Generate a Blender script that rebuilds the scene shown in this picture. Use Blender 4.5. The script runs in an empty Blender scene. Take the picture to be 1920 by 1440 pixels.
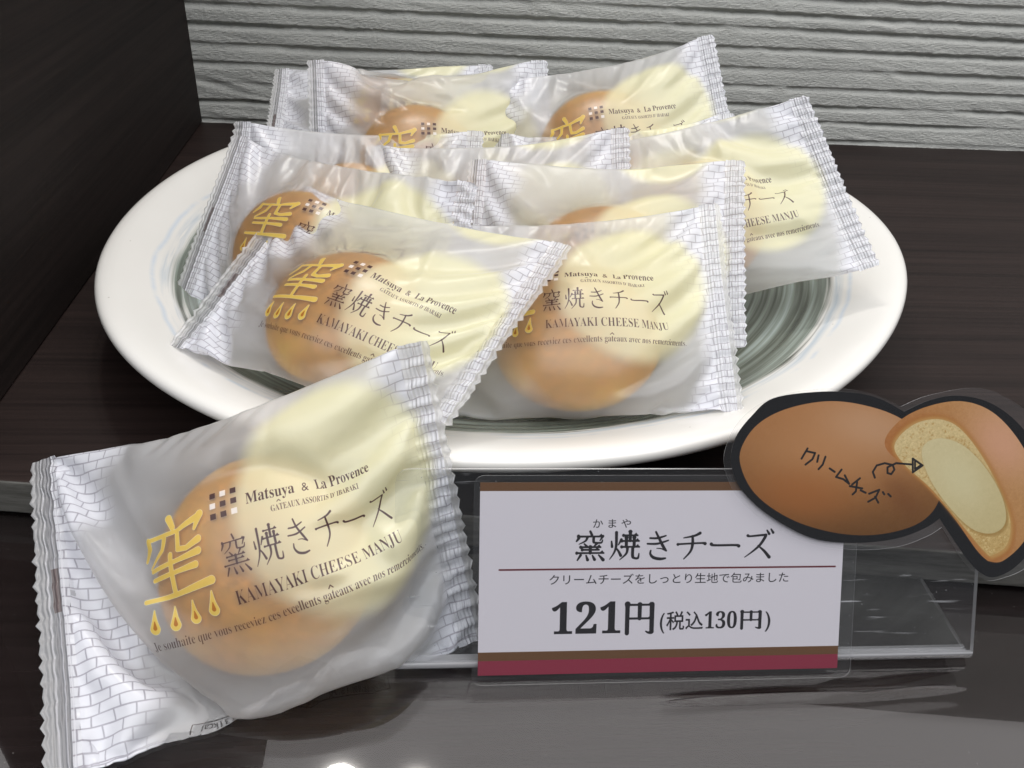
import bpy, math, random
import numpy as np
from mathutils import Matrix, Vector

# ------------------------------------------------------------------ camera, world, light
scene = bpy.context.scene
COL = scene.collection
F_PX, PITCH, ROLL, YAW = 1600.0, .6017, .0705, .1087
CAM = np.array([0, 0, .20])
fw = np.array([math.sin(YAW)*math.cos(PITCH), math.cos(YAW)*math.cos(PITCH), -math.sin(PITCH)])
s0 = np.array([math.cos(YAW), -math.sin(YAW), 0]); u0 = np.cross(s0, fw)
cs = s0*math.cos(ROLL)+u0*math.sin(ROLL); cu = -s0*math.sin(ROLL)+u0*math.cos(ROLL)
cam_data = bpy.data.cameras.new('camera'); cam = bpy.data.objects.new('camera', cam_data); COL.objects.link(cam)
m = Matrix.Identity(4)
for i in range(3):
    m[i][0] = cs[i]; m[i][1] = cu[i]; m[i][2] = -fw[i]; m[i][3] = CAM[i]
cam.matrix_world = m
cam_data.sensor_width = 36; cam_data.lens = F_PX/1920*36
cam_data.clip_start = .005; cam_data.clip_end = 50
scene.camera = cam

world = bpy.data.worlds.new('World'); scene.world = world; world.use_nodes = True
bg = world.node_tree.nodes['Background']
bg.inputs[0].default_value = (.90, .93, 1.0, 1); bg.inputs[1].default_value = .24

def area(name, loc, look, sx, sy, power, color, shape='RECTANGLE'):
    L = bpy.data.lights.new(name, 'AREA'); L.shape = shape; L.size = sx
    if shape == 'RECTANGLE': L.size_y = sy
    L.energy = power; L.color = color
    o = bpy.data.objects.new(name, L); COL.objects.link(o); o.location = loc
    d = Vector(look)-Vector(loc)
    o.rotation_euler = d.to_track_quat('-Z', 'Y').to_euler()
    return o
area('overhead_light', (.25, 1.15, 1.35), (.25, 1.15, 0), 3.6, 2.3, 50, (1, .965, .95))
area('overhead_light', (.1, -.62, 1.35), (.1, -.62, 0), 3.0, 1.1, 26, (.97, .98, 1))  # unseen fill added above the viewer to brighten the card and wall
area('downlight', (-.118, .622, .83), (.0, .40, 0), .055, 0, .8, (1, .96, .90), 'DISK')
area('downlight', (-.020, .616, .83), (.05, .40, 0), .045, 0, .5, (1, .96, .90), 'DISK')

scene.view_settings.view_transform = 'Standard'; scene.view_settings.look = 'None'
scene.view_settings.exposure = .16; scene.view_settings.gamma = 1
scene.render.engine = 'CYCLES'
cy = scene.cycles
cy.max_bounces = 14; cy.transmission_bounces = 12; cy.transparent_max_bounces = 32
cy.diffuse_bounces = 4; cy.glossy_bounces = 4
cy.sample_clamp_indirect = 3.0; cy.sample_clamp_direct = 12
cy.use_denoising = True
cy.caustics_refractive = True; cy.caustics_reflective = False; cy.blur_glossy = .3

# ------------------------------------------------------------------ helpers
def ray(px):
    px = np.asarray(px, float)
    return fw+((px[..., 0]-960)/F_PX)[..., None]*cs-((px[..., 1]-720)/F_PX)[..., None]*cu
def on_z(px, z):
    d = ray(px); t = (z-CAM[2])/d[..., 2]; return CAM+t[..., None]*d
def on_plane(px, o, n):
    d = ray(px); t = ((o-CAM)@n)/(d@n); return CAM+t[..., None]*d

def tag(o, label=None, cat=None, group=None, kind=None):
    if label: o['label'] = label
    if cat: o['category'] = cat
    if group: o['group'] = group
    if kind: o['kind'] = kind
    return o
def empty(name, loc):
    o = bpy.data.objects.new(name, None); COL.objects.link(o); o.location = loc; o.empty_display_size = .01
    return o
def mesh_obj(name, verts, faces, mats, parent=None, uvs=None, smooth=True, mi=None):
    """verts in world coordinates; the object sits at its parent's origin"""
    off = np.array(parent.location) if parent else np.zeros(3)
    me = bpy.data.meshes.new(name)
    V = np.asarray(verts, float)-off
    me.from_pydata(V.tolist(), [], faces if isinstance(faces, list) else faces.tolist())
    if not isinstance(mats, (list, tuple)): mats = [mats]
    for mt in mats: me.materials.append(mt)
    if mi is not None: me.polygons.foreach_set('material_index', np.asarray(mi, np.int32))
    if uvs is not None:
        lay = me.uv_layers.new(name='UVMap')
        vi = np.zeros(len(me.loops), np.int32); me.loops.foreach_get('vertex_index', vi)
        lay.data.foreach_set('uv', np.asarray(uvs, np.float32)[vi].ravel())
    me.polygons.foreach_set('use_smooth', np.full(len(me.polygons), smooth))
    me.update()
    o = bpy.data.objects.new(name, me); COL.objects.link(o)
    if parent: o.parent = parent
    return o
def print_map(o, du, dv, a=0, b=1):
    me = o.data; n = len(me.loops); q = np.zeros(n*2, np.float32); me.uv_layers[0].data.foreach_get('uv', q); q = q.reshape(-1, 2).copy()
    wt = np.sin(np.clip(q[:, 0], 0, 1)*math.pi)**.5 if du else 0      # the ends keep their brick print
    q[:, 0] -= du*wt; q[:, 1] += dv
    l2 = me.uv_layers.new(name='PrintMap'); l2.data.foreach_set('uv', q.ravel()); me.uv_layers[0].active_render = True
def grid_faces(nu, nv, flip=False):
    a = np.arange((nu+1)*(nv+1)).reshape(nu+1, nv+1)
    f = np.stack([a[:-1, :-1], a[1:, :-1], a[1:, 1:], a[:-1, 1:]], -1).reshape(-1, 4)
    return f[:, ::-1] if flip else f

class N:
    def __init__(s, name):
        s.m = bpy.data.materials.new(name); s.m.use_nodes = True; s.t = s.m.node_tree; s.t.nodes.clear()
        s.out = s.t.nodes.new('ShaderNodeOutputMaterial')
    def n(s, typ, props=None, **ins):
        nd = s.t.nodes.new('ShaderNode'+typ)
        for k, v in (props or {}).items(): setattr(nd, k, v)
        for k, v in ins.items():
            k2 = int(k[1:]) if k[0] == '_' and k[1:].isdigit() else k.replace('_', ' ')
            sk = nd.inputs[k2]
            if isinstance(v, bpy.types.NodeSocket): s.t.links.new(v, sk)
            else: sk.default_value = v
        return nd
    def math(s, op, a, b=0.0, c=None, clamp=False):
        nd = s.t.nodes.new('ShaderNodeMath'); nd.operation = op; nd.use_clamp = clamp
        for i, v in enumerate((a, b, c)):
            if v is None: continue
            if isinstance(v, bpy.types.NodeSocket): s.t.links.new(v, nd.inputs[i])
            else: nd.inputs[i].default_value = v
        return nd.outputs[0]
    def ramp(s, fac, stops, interp='LINEAR'):
        nd = s.t.nodes.new('ShaderNodeValToRGB'); nd.color_ramp.interpolation = interp
        el = nd.color_ramp.elements
        while len(el) < len(stops): el.new(.5)
        for e, (p, c) in zip(el, stops):
            e.position = p; e.color = c if len(c) == 4 else (*c, 1)
        s.t.links.new(fac, nd.inputs[0]); return nd.outputs[0]
    def mixc(s, f, a, b, mode='MIX'):
        nd = s.t.nodes.new('ShaderNodeMix'); nd.data_type = 'RGBA'; nd.blend_type = mode
        for sk, v in ((nd.inputs[0], f), (nd.inputs[6], a), (nd.inputs[7], b)):
            if isinstance(v, bpy.types.NodeSocket): s.t.links.new(v, sk)
            else: sk.default_value = v if not isinstance(v, tuple) or len(v) == 4 else (*v, 1)
        return nd.outputs[2]
    def mixs(s, f, a, b):
        nd = s.t.nodes.new('ShaderNodeMixShader')
        if isinstance(f, bpy.types.NodeSocket): s.t.links.new(f, nd.inputs[0])
        else: nd.inputs[0].default_value = f
        s.t.links.new(a, nd.inputs[1]); s.t.links.new(b, nd.inputs[2]); return nd.outputs[0]
    def schlick(s, f0, normal=None):
        g = s.t.nodes.new('ShaderNodeNewGeometry')
        d = s.t.nodes.new('ShaderNodeVectorMath'); d.operation = 'DOT_PRODUCT'
        s.t.links.new(normal or g.outputs['Normal'], d.inputs[0]); s.t.links.new(g.outputs['Incoming'], d.inputs[1])
        c = s.math('SUBTRACT', 1.0, s.math('ABSOLUTE', d.outputs['Value']), clamp=True)
        return s.math('MULTIPLY_ADD', s.math('POWER', c, 5.0), 1-f0, f0, clamp=True)
    def done(s, sh): s.t.links.new(sh, s.out.inputs['Surface']); return s.m

# ------------------------------------------------------------------ prints, drawn here stroke by stroke
class Canvas:
    def __init__(s, w, h, col=(1, 1, 1), a=0.0):
        s.w, s.h = w, h
        s.c = np.empty((h, w, 3), np.float32); s.c[:] = col; s.a = np.full((h, w), a, np.float32)
    def paint(s, x0, y0, m, col, alpha=1.0):
        h, w = m.shape; X0, Y0 = max(0, x0), max(0, y0); X1, Y1 = min(s.w, x0+w), min(s.h, y0+h)
        if X1 <= X0 or Y1 <= Y0: return
        mm = m[Y0-y0:Y1-y0, X0-x0:X1-x0]*alpha
        A = s.a[Y0:Y1, X0:X1]; C = s.c[Y0:Y1, X0:X1]
        na = mm+A*(1-mm); wgt = np.where(na > 1e-5, mm/np.maximum(na, 1e-5), 0)[..., None]
        s.c[Y0:Y1, X0:X1] = C*(1-wgt)+np.asarray(col, np.float32)*wgt; s.a[Y0:Y1, X0:X1] = na
    def stroke(s, pts, widths, col, alpha=1.0):
        pts = np.asarray(pts, float); widths = np.broadcast_to(np.asarray(widths, float), (len(pts),))/2
        pad = widths.max()+2
        x0, y0 = np.floor(pts.min(0)-pad).astype(int); x1, y1 = np.ceil(pts.max(0)+pad).astype(int)
        yy, xx = np.mgrid[y0:y1, x0:x1]; M = np.zeros(xx.shape, np.float32)
        for (a, b, ra, rb) in zip(pts[:-1], pts[1:], widths[:-1], widths[1:]):
            d = b-a; L = max(d@d, 1e-9)
            t = np.clip(((xx-a[0])*d[0]+(yy-a[1])*d[1])/L, 0, 1)
            dist = np.hypot(xx-a[0]-t*d[0], yy-a[1]-t*d[1])
            M = np.maximum(M, np.clip(ra+(rb-ra)*t-dist+.5, 0, 1))
        s.paint(x0, y0, M, col, alpha)
    def poly(s, pts, col, alpha=1.0, ss=2, blur=0):
        pts = np.asarray(pts, float); x0, y0 = np.floor(pts.min(0)-1-blur).astype(int); x1, y1 = np.ceil(pts.max(0)+1+blur).astype(int)
        W, H = (x1-x0)*ss, (y1-y0)*ss
        P = (pts-[x0, y0])*ss; ys = np.arange(H)+.5; xs = np.arange(W)+.5
        M = np.zeros((H, W), bool)
        for (a, b) in zip(P, np.roll(P, -1, 0)):
            if a[1] == b[1]: continue
            lo, hi = (a, b) if a[1] < b[1] else (b, a)
            r = (ys >= lo[1]) & (ys < hi[1])
            if not r.any(): continue
            xc = lo[0]+(ys[r]-lo[1])*(hi[0]-lo[0])/(hi[1]-lo[1])
            M[r] ^= xs[None, :] < xc[:, None]
        M = M.astype(np.float32).reshape(H//ss, ss, W//ss, ss).mean((1, 3))
        if blur:
            for _ in range(3):
                for ax in (0, 1):
                    c = np.cumsum(np.pad(M, [(blur+1, blur) if i == ax else (0, 0) for i in (0, 1)]), ax)
                    n = M.shape[ax]
                    M = (np.take(c, np.arange(n)+2*blur, ax)-np.take(c, np.arange(n), ax))/(2*blur)
        s.paint(x0, y0, M, col, alpha)
    def tris(s, T, col, alpha=1.0, ss=3):
        """T: (n,3,2) triangles in canvas pixels"""
        if len(T) == 0: return
        mn = T.reshape(-1, 2).min(0); mx = T.reshape(-1, 2).max(0)
        x0, y0 = np.floor(mn-1).astype(int); x1, y1 = np.ceil(mx+2).astype(int)
        B = np.zeros(((y1-y0)*ss, (x1-x0)*ss), bool); Q = (T-[x0, y0])*ss
        for a, b, c in Q:
            area2 = (b[0]-a[0])*(c[1]-a[1])-(b[1]-a[1])*(c[0]-a[0])
            if abs(area2) < 1e-6: continue
            if area2 < 0: b, c = c, b
            xa = int(min(a[0], b[0], c[0])); xb = int(max(a[0], b[0], c[0]))+2
            ya = int(min(a[1], b[1], c[1])); yb = int(max(a[1], b[1], c[1]))+2
            X = np.arange(xa, xb)[None, :]+.5; Y = np.arange(ya, yb)[:, None]+.5
            e = 1e-3
            I = ((b[0]-a[0])*(Y-a[1])-(b[1]-a[1])*(X-a[0]) >= -e) & ((c[0]-b[0])*(Y-b[1])-(c[1]-b[1])*(X-b[0]) >= -e) & ((a[0]-c[0])*(Y-c[1])-(a[1]-c[1])*(X-c[0]) >= -e)
            B[ya:yb, xa:xb] |= I[:B.shape[0]-ya, :B.shape[1]-xa]
        M = B.reshape(y1-y0, ss, x1-x0, ss).mean((1, 3)).astype(np.float32)
        s.paint(x0, y0, M, col, alpha)
    def image(s, name, alpha=True):
        im = bpy.data.images.new(name, s.w, s.h, alpha=True, float_buffer=False)
        im.alpha_mode = 'CHANNEL_PACKED'
        px = np.concatenate([s.c, s.a[..., None] if alpha else np.ones((s.h, s.w, 1))], -1)[::-1]
        im.pixels.foreach_set(np.ascontiguousarray(px, np.float32).ravel()); im.update(); im.pack()
        return im

def serif(t):   # Latin letters and digits in the built-in serif alphabet
    r = ''
    for ch in t:
        if 'A' <= ch <= 'Z': r += chr(0x1D400+ord(ch)-65)
        elif 'a' <= ch <= 'z': r += chr(0x1D41A+ord(ch)-97)
        elif '0' <= ch <= '9': r += chr(0x1D7CE+ord(ch)-48)
        else: r += ch
    return r
_tc = {}
def text_tris(t, off=0.0):
    if (t, off) in _tc: return _tc[(t, off)]
    cu_ = bpy.data.curves.new('tmp_text', 'FONT'); cu_.body = t; cu_.size = 1; cu_.offset = off; cu_.resolution_u = 4
    o = bpy.data.objects.new('tmp_text', cu_); COL.objects.link(o)
    dg = bpy.context.evaluated_depsgraph_get(); ev = o.evaluated_get(dg); me = ev.to_mesh(); me.calc_loop_triangles()
    v = np.zeros(len(me.vertices)*3, np.float32); me.vertices.foreach_get('co', v); v = v.reshape(-1, 3)[:, :2]
    k = np.zeros(len(me.loop_triangles)*3, np.int32); me.loop_triangles.foreach_get('vertices', k)
    T = v[k].reshape(-1, 3, 2).copy()
    ev.to_mesh_clear(); bpy.data.objects.remove(o); bpy.data.curves.remove(cu_)
    _tc[(t, off)] = T; return T
def put_text(cv, t, x0, x1, ybase, size_y, col, off=0.0, alpha=1.0, warp=None, flip=False):
    T = text_tris(t, off).astype(float).copy()
    mnx, mxx = T[..., 0].min(), T[..., 0].max(); sx = (x1-x0)/(mxx-mnx)
    T[..., 0] = x0+(T[..., 0]-mnx)*sx; T[..., 1] = ybase-T[..., 1]*size_y
    if flip:
        T[..., 0] = x0+x1-T[..., 0]; T[..., 1] = 2*ybase-T[..., 1]-size_y*.7
    if warp: T[..., 1] += warp(T[..., 0])
    cv.tris(T, col, alpha)
    return mnx, sx

# brush-drawn characters, 100-unit box, y down
def h(x0, y0, x1, y1, w=4.2): return ('h', x0, y0, x1, y1, w)
def v(x0, y0, x1, y1, w=8.5): return ('v', x0, y0, x1, y1, w)
def p(*a): return ('p', a)
G = {
 '窯': [p((49, 0, 6), (54, 12, 7)), p((12, 15, 8), (13, 22, 8), (6, 33, 4)), h(12, 17, 88, 17), p((89, 16, 7), (80, 31, 3)),
       p((40, 20, 7), (34, 32, 5), (14, 43, 2)), p((60, 20, 7), (60, 35, 7), (66, 38, 5), (84, 38, 5), (88, 29, 3)),
       p((31, 42, 4), (39, 51, 7)), p((70, 41, 7), (61, 51, 3)), h(20, 53, 82, 53), h(25, 62, 77, 62), h(8, 73, 92, 73), v(50, 53, 50, 73),
       p((20, 80, 7), (10, 97, 4)), p((37, 81, 4), (42, 96, 8)), p((57, 81, 4), (64, 95, 8)), p((77, 80, 4), (91, 96, 9))],
 '焼': [p((9, 34, 4), (11, 52, 7)), p((40, 28, 7), (31, 46, 3)), p((24, 4, 8), (24, 48, 7), (18, 72, 5), (4, 95, 2)), p((25, 58, 4), (32, 68, 6), (39, 82, 8)),
       h(47, 14, 91, 14), v(68, 2, 68, 32), h(42, 33, 96, 33), v(56, 22, 56, 52), v(81, 22, 81, 52), h(42, 53, 97, 53),
       p((60, 54, 8), (57, 75, 6), (36, 97, 2)), p((77, 54, 8), (77, 84, 8), (82, 91, 6), (94, 91, 6), (97, 76, 3))],
 'き': [p((24, 24, 5), (48, 24, 6), (74, 16, 4)), p((16, 43, 5), (48, 43, 6), (82, 32, 4)), p((42, 3, 5), (54, 28, 7), (66, 52, 8), (76, 67, 5)),
       p((76, 67, 5), (60, 60, 3), (46, 59, 2)), p((27, 66, 4), (26, 78, 6), (36, 90, 8), (56, 95, 8), (74, 93, 5))],
 'チ': [p((76, 8, 8), (58, 17, 6), (24, 24, 3)), p((6, 46, 8), (14, 45, 5), (80, 42, 5), (93, 44, 9)), p((52, 18, 6), (53, 44, 8), (47, 70, 6), (26, 96, 3))],
 'ー': [p((6, 46, 9), (16, 50, 6), (84, 50, 6), (95, 53, 9))],
 'ズ': [p((16, 18, 8), (24, 20, 5), (68, 16, 6), (74, 19, 8), (58, 48, 7), (36, 70, 5), (8, 92, 2)), p((50, 52, 3), (70, 70, 7), (88, 92, 9)), p((78, 0, 4), (85, 12, 7)), p((91, -4, 4), (98, 8, 7))],
 '円': [v(16, 12, 16, 97, 11), h(14, 14, 84, 14, 5), p((84, 13, 12), (84, 84, 11), (84, 94, 10), (76, 96, 6), (68, 92, 3)), h(16, 54, 84, 54, 5), v(50, 14, 50, 54, 10)],
}
def put_glyph(cv, ch, x, y, sx, sy, col, weight=1.0, alpha=1.0, thin=1.0):
    k = (sx+sy)/200*weight
    for st in G[ch]:
        if st[0] == 'h':
            _, a, b, c, d, w = st; w *= thin
            A = (x+a*sx/100, y+b*sy/100); B = (x+c*sx/100, y+d*sy/100)
            cv.stroke([A, B], [w*k*1.1, w*k], col, alpha)
            cv.poly([(B[0]-11*k, B[1]), (B[0]-3*k, B[1]-7*k), (B[0]+3*k, B[1]+w*k*.5), (B[0]-11*k, B[1]+w*k*.5)], col, alpha)
            cv.stroke([A, (A[0]+4*k, A[1])], [w*k*1.8, w*k], col, alpha)
        elif st[0] == 'v':
            _, a, b, c, d, w = st
            A = (x+a*sx/100, y+b*sy/100); B = (x+c*sx/100, y+d*sy/100)
            cv.stroke([A, (A[0]*.9+B[0]*.1, A[1]*.9+B[1]*.1), B], [w*k*1.3, w*k, w*k*.95], col, alpha)
        else:
            q = st[1]; P_ = np.array([(x+a*sx/100, y+b*sy/100) for a, b, w in q]); Wd = np.array([w*k for a, b, w in q])
            if len(P_) > 2:   # smooth
                t = np.linspace(0, len(P_)-1, len(P_)*5); i = np.clip(t.astype(int), 0, len(P_)-2); f = (t-i)[:, None]
                g = lambda n: P_[np.clip(n, 0, len(P_)-1)]
                p0, p1, p2, p3 = g(i-1), g(i), g(i+1), g(i+2)
                Q = .5*(2*p1+(p2-p0)*f+(2*p0-5*p1+4*p2-p3)*f**2+(3*p1-3*p2+p3-p0)*f**3)
                Wd = np.interp(t, np.arange(len(Wd)), Wd); P_ = Q
            cv.stroke(P_, Wd, col, alpha)
def lin(*c): return tuple(((x/255+.055)/1.055)**2.4 if x > 10 else x/255/12.92 for x in c)
def srgb(*c): return tuple(x/255 for x in c)     # image pixels are stored display-referred

# --- wrapper, front sheet
rng = np.random.default_rng(5)
def bricks(cv, seed, right_strong=True):
    W, H = cv.w, cv.h; bw, bh, g = 80, 42, 5
    r = np.random.default_rng(seed)
    yy, xx = np.mgrid[0:H, 0:W].astype(np.float32)
    wob = 3*np.sin(yy/61.)+2*np.sin(xx/37.+yy/23)
    row = np.floor((yy+wob)/bh); fx = (xx+wob+(row % 2)*bw/2+7*np.sin(row*2.1)) % bw; fy = (yy+wob) % bh
    brick = np.clip(np.minimum(np.minimum(fx, bw-fx)-g/2, np.minimum(fy, bh-fy)-g/2)+.5, 0, 1)
    u = xx/W; vv = yy/H
    edge = .17+.035*np.sin(vv*9+seed)+.02*np.sin(vv*31+1)
    fl = np.clip((edge-u)/.07+.4, 0, 1); er = 1-.10-.05*np.cos((vv-.15)*5.5)-.06*np.clip(vv-.55, 0, 1)*2
    fr = np.clip((u-er)/.05+.5, 0, 1)
    f = np.maximum(fl, fr); f[:, :int(W*.03)] = 0
    ink = f*brick; mort = f*(1-brick)
    cv.c[:] = 1; cv.a[:] = 0
    tot = np.clip(ink*.92+mort*.50, 0, 1)
    wgt = (ink*.92/np.maximum(tot, 1e-5))[..., None]
    cv.c[:] = np.asarray(srgb(248, 249, 255))*wgt+np.asarray(srgb(172, 167, 184))*(1-wgt)
    cv.a[:] = tot
fr_cv = Canvas(2048, 1392); bricks(fr_cv, 1)
TW, TH = 2048, 1392
# clear strip and seal lines at the left end
fr_cv.poly([(30, -5), (62, -5), (62, TH+5), (30, TH+5)], srgb(120, 120, 128), .45)
for xx_ in (22, 46, 70): fr_cv.stroke([(xx_, -5), (xx_, TH+5)], 5, srgb(235, 235, 240), .6)
fr_cv.poly([(34, TH*.42), (58, TH*.42), (58, TH*.56), (34, TH*.56)], srgb(70, 40, 36), .6)
# a shape of pale yellow, soft at its lower left
def blob(cv, cx, cy, R, col, amax):
    yy, xx = np.mgrid[0:cv.h, 0:cv.w].astype(np.float32)
    d = np.hypot(xx-cx, (yy-cy)); e = np.clip((R-d)/95+.5, 0, 1); e = e*e*(3-2*e)
    gx = np.clip(((xx-cx)*.80-(yy-cy)*.45)/R+1.38, 0, 1.0)
    m = e*(.12+.88*gx**.9)*amax
    cv.paint(0, 0, m, col, 1)
blob(fr_cv, .725*TW, .385*TH, 455, srgb(254, 250, 208), .82)
INK = srgb(70, 42, 44)
PU = lambda u: (.465+(u-.436)*.82)*TW
PV = lambda v_: (.45+(v_-.45)*.88)*TH
gx0, gy0, q = PU(.428), PV(.265), 20
for j in range(3):
    for i in range(3):
        c = INK if (i+j) % 2 == 0 or (i, j) in ((2, 1),) else srgb(250, 248, 245)
        if (i, j) in ((1, 0), (0, 1), (2, 2)): c = srgb(250, 248, 245)
        else: c = INK
        X, Y = gx0+i*43, gy0+j*40
        fr_cv.poly([(X, Y), (X+q+4, Y), (X+q+4, Y+q+2), (X, Y+q+2)], c, .95)
put_text(fr_cv, serif('Matsuya'), PU(.515), PU(.630), PV(.330), 62, INK, -.004, .95)
put_text(fr_cv, serif('&'), PU(.648), PU(.664), PV(.330), 50, INK, -.004, .95)
put_text(fr_cv, serif('La Provence'), PU(.682), PU(.832), PV(.330), 62, INK, -.004, .95)
put_text(fr_cv, serif("GATEAUX ASSORTIS D' IBARAKI"), PU(.570), PU(.795), PV(.372), 34, INK, -.010, .85)
fr_cv.stroke([(PU(.586), PV(.345)), (PU(.590), PV(.340)), (PU(.594), PV(.345))], 3, INK, .85)
cw = .0735*TW*.82
for i, ch in enumerate('窯焼きチーズ'):
    put_glyph(fr_cv, ch, PU(.436)+i*cw+6, PV(.405), cw*.90, 140, INK, .88, .95)
put_text(fr_cv, serif('KAMAYAKI CHEESE MANJU'), PU(.452), PU(.868), PV(.600), 72, INK, -.012, .92)
JE = 'Je souhaite que vous receviez ces excellents gateaux avec nos remerciements.'
jm, js = put_text(fr_cv, serif(JE), PU(.225), PU(.945), PV(.672), 50, INK, -.010, .85)
wpre = text_tris(serif(JE[:JE.index('gateaux')+1]), -.010)[..., 0].max()
jx = PU(.225)+(wpre-jm)*js+14
fr_cv.stroke([(jx, PV(.672)-40), (jx+9, PV(.672)-50), (jx+18, PV(.672)-40)], 4, INK, .85)
GOLD = srgb(242, 212, 108); GOLDE = srgb(255, 247, 190)
def gold(cv):
    S = 318; x, y = PU(.222), PV(.292)
    K = [p((47, 0, 13), (53, 14, 10)), p((12, 20, 10), (12, 30, 12), (2, 44, 6)), p((12, 20, 7), (60, 20, 7), (92, 12, 13)), p((94, 10, 14), (86, 26, 5)),
         p((38, 24, 10), (34, 38, 9), (12, 56, 4)), p((60, 22, 9), (60, 44, 9), (72, 46, 8), (90, 40, 12)),
         p((14, 60, 7), (60, 57, 7), (88, 54, 12)), p((16, 72, 7), (60, 70, 7), (82, 69, 11)), p((48, 48, 9), (48, 96, 9)), p((4, 98, 7), (55, 96, 8), (98, 92, 13))]
    for col, ex in ((GOLDE, 3.2), (GOLD, 0)):
        for st in K:
            P_ = [(x+a*S/100, y+b*S*.92/100) for a, b, w in st[1]]
            cv.stroke(P_, [w*S/150+ex for a, b, w in st[1]], col, .97)
    for i in range(4):
        dx, dy = x+36+i*85, y+S*1.0+[4, 6, 0, -12][i]
        for col, ex in ((GOLDE, 3.5), (GOLD, 0)):
            cv.stroke([(dx+8, dy), (dx+3, dy+34), (dx, dy+62)], [4+ex, 20+ex, 42+ex], col, .97)
        cv.stroke([(dx+2, dy+38), (dx, dy+60)], [4, 17], srgb(190, 120, 50), .9)
gold(fr_cv)
# ingredients panel printed near the lower fold, upside down
B2 = srgb(60, 40, 36)
fr_cv.stroke([(.24*TW, TH*.992), (.24*TW, TH*.955), (.72*TW, TH*.955), (.72*TW, TH*.992)], 4, B2, .9)
put_text(fr_cv, '炭水化物:15.7g', .58*TW, .71*TW, TH*.985, 46, B2, 0, .9, flip=True)
put_text(fr_cv, '食塩相当量:0.0g', .40*TW, .56*TW, TH*.985, 46, B2, 0, .9, flip=True)
put_text(fr_cv, '熱量:131kcal', .26*TW, .38*TW, TH*.985, 46, B2, 0, .9, flip=True)
IMG_FRONT = fr_cv.image('wrapper_front_print')
bk = Canvas(1024, 696); 
bk2 = Canvas(2048, 1392); bricks(bk2, 4); bk.c = bk2.c[::2, ::2].copy(); bk.a = bk2.a[::2, ::2]*.9
bk.stroke([(0, 350), (1024, 346)], 16, srgb(150, 150, 155), .45)
for k_, line in enumerate(('名称:和生菓子', '砂糖、小麦粉、卵', '内容量:1個', '炭水化物:15.7g')):
    put_text(bk, line, 330, 330+28*len(line), 470+k_*52, 34, B2, 0, .8)
IMG_BACK = bk.image('wrapper_back_print')

# ------------------------------------------------------------------ materials
def film_mat(name, img, sheet_alpha=1.0, crimp=False):
    k = N(name); uv = k.n('UVMap').outputs[0]
    tex = k.n('TexImage', {'image': img, 'extension': 'MIRROR', 'interpolation': 'Cubic'}, Vector=k.n('UVMap', {'uv_map': 'PrintMap'}).outputs[0])
    sep = k.n('SeparateXYZ', Vector=uv)
    nz = k.n('TexNoise', Vector=k.n('TexCoord').outputs['Object'], Scale=230.0, Detail=3.0)
    u_ = sep.outputs[0]
    el = k.math('MULTIPLY', k.math('GREATER_THAN', k.math('ABSOLUTE', k.math('SUBTRACT', u_, .5)), .445), 1.0)
    wv = k.math('SINE', k.math('MULTIPLY', u_, 2*math.pi*110))
    vc = k.n('TexNoise', Vector=k.n('TexCoord').outputs['Object'], Scale=28.0, Detail=1.0)
    wp = k.n('VectorMath', {'operation': 'ADD'}, _0=k.n('TexCoord').outputs['Object'], _1=k.n('VectorMath', {'operation': 'SCALE'}, _0=vc.outputs['Color'], Scale=.018).outputs[0]).outputs[0]
    vor = k.n('TexVoronoi', Vector=wp, Scale=62.0).outputs['Distance']
    msk = k.math('MULTIPLY', k.math('SUBTRACT', k.n('TexNoise', Vector=k.n('TexCoord').outputs['Object'], Scale=22.0, Detail=1.0).outputs[0], .40, clamp=True), 4.0, clamp=True)
    crum = k.math('MULTIPLY', k.math('MULTIPLY', vor, msk), 3.0)
    hgt = k.math('ADD', crum, k.math('ADD', k.math('MULTIPLY', k.math('MULTIPLY', wv, el), 1.0), k.math('MULTIPLY', nz.outputs[0], .35)))
    bump = k.n('Bump', Strength=.55, Distance=.0004, Height=hgt).outputs[0]
    col = (.97, .97, .98, 1)
    refr = k.n('BsdfRefraction', Color=(1, 1, 1, 1), Roughness=.33, IOR=1.12, Normal=bump).outputs[0]
    trp = k.n('BsdfTransparent', Color=(1, 1, 1, 1)).outputs[0]
    cl = k.n('Attribute', {'attribute_name': 'cling'}).outputs['Fac']
    thru = k.mixs(k.math('MULTIPLY_ADD', cl, .38, .36), refr, trp)
    dif = k.n('BsdfDiffuse', Color=col, Normal=bump).outputs[0]
    trl = k.n('BsdfTranslucent', Color=(.98, .98, .98, 1), Normal=bump).outputs[0]
    scat = k.mixs(.58, dif, trl)
    film = k.mixs(k.math('ADD', k.math('MULTIPLY', el, .17), k.math('MULTIPLY_ADD', cl, -.38, .51)), thru, scat)
    pd = k.n('BsdfDiffuse', Color=tex.outputs[0], Normal=bump).outputs[0]
    pt = k.n('BsdfTranslucent', Color=tex.outputs[0], Normal=bump).outputs[0]
    ink = k.mixs(.42, pd, pt)
    body = k.mixs(k.math('MULTIPLY', tex.outputs[1], sheet_alpha), film, ink)
    gl = k.n('BsdfGlossy', Color=(1, 1, 1, 1), Roughness=.30, Normal=bump).outputs[0]
    fr = k.schlick(.045, bump)
    return k.done(k.mixs(k.math('MULTIPLY', fr, .8), body, gl))
M_FRONT = film_mat('frosted_printed_film', IMG_FRONT)
M_BACK = film_mat('frosted_back_film', IMG_BACK, .8)

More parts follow.
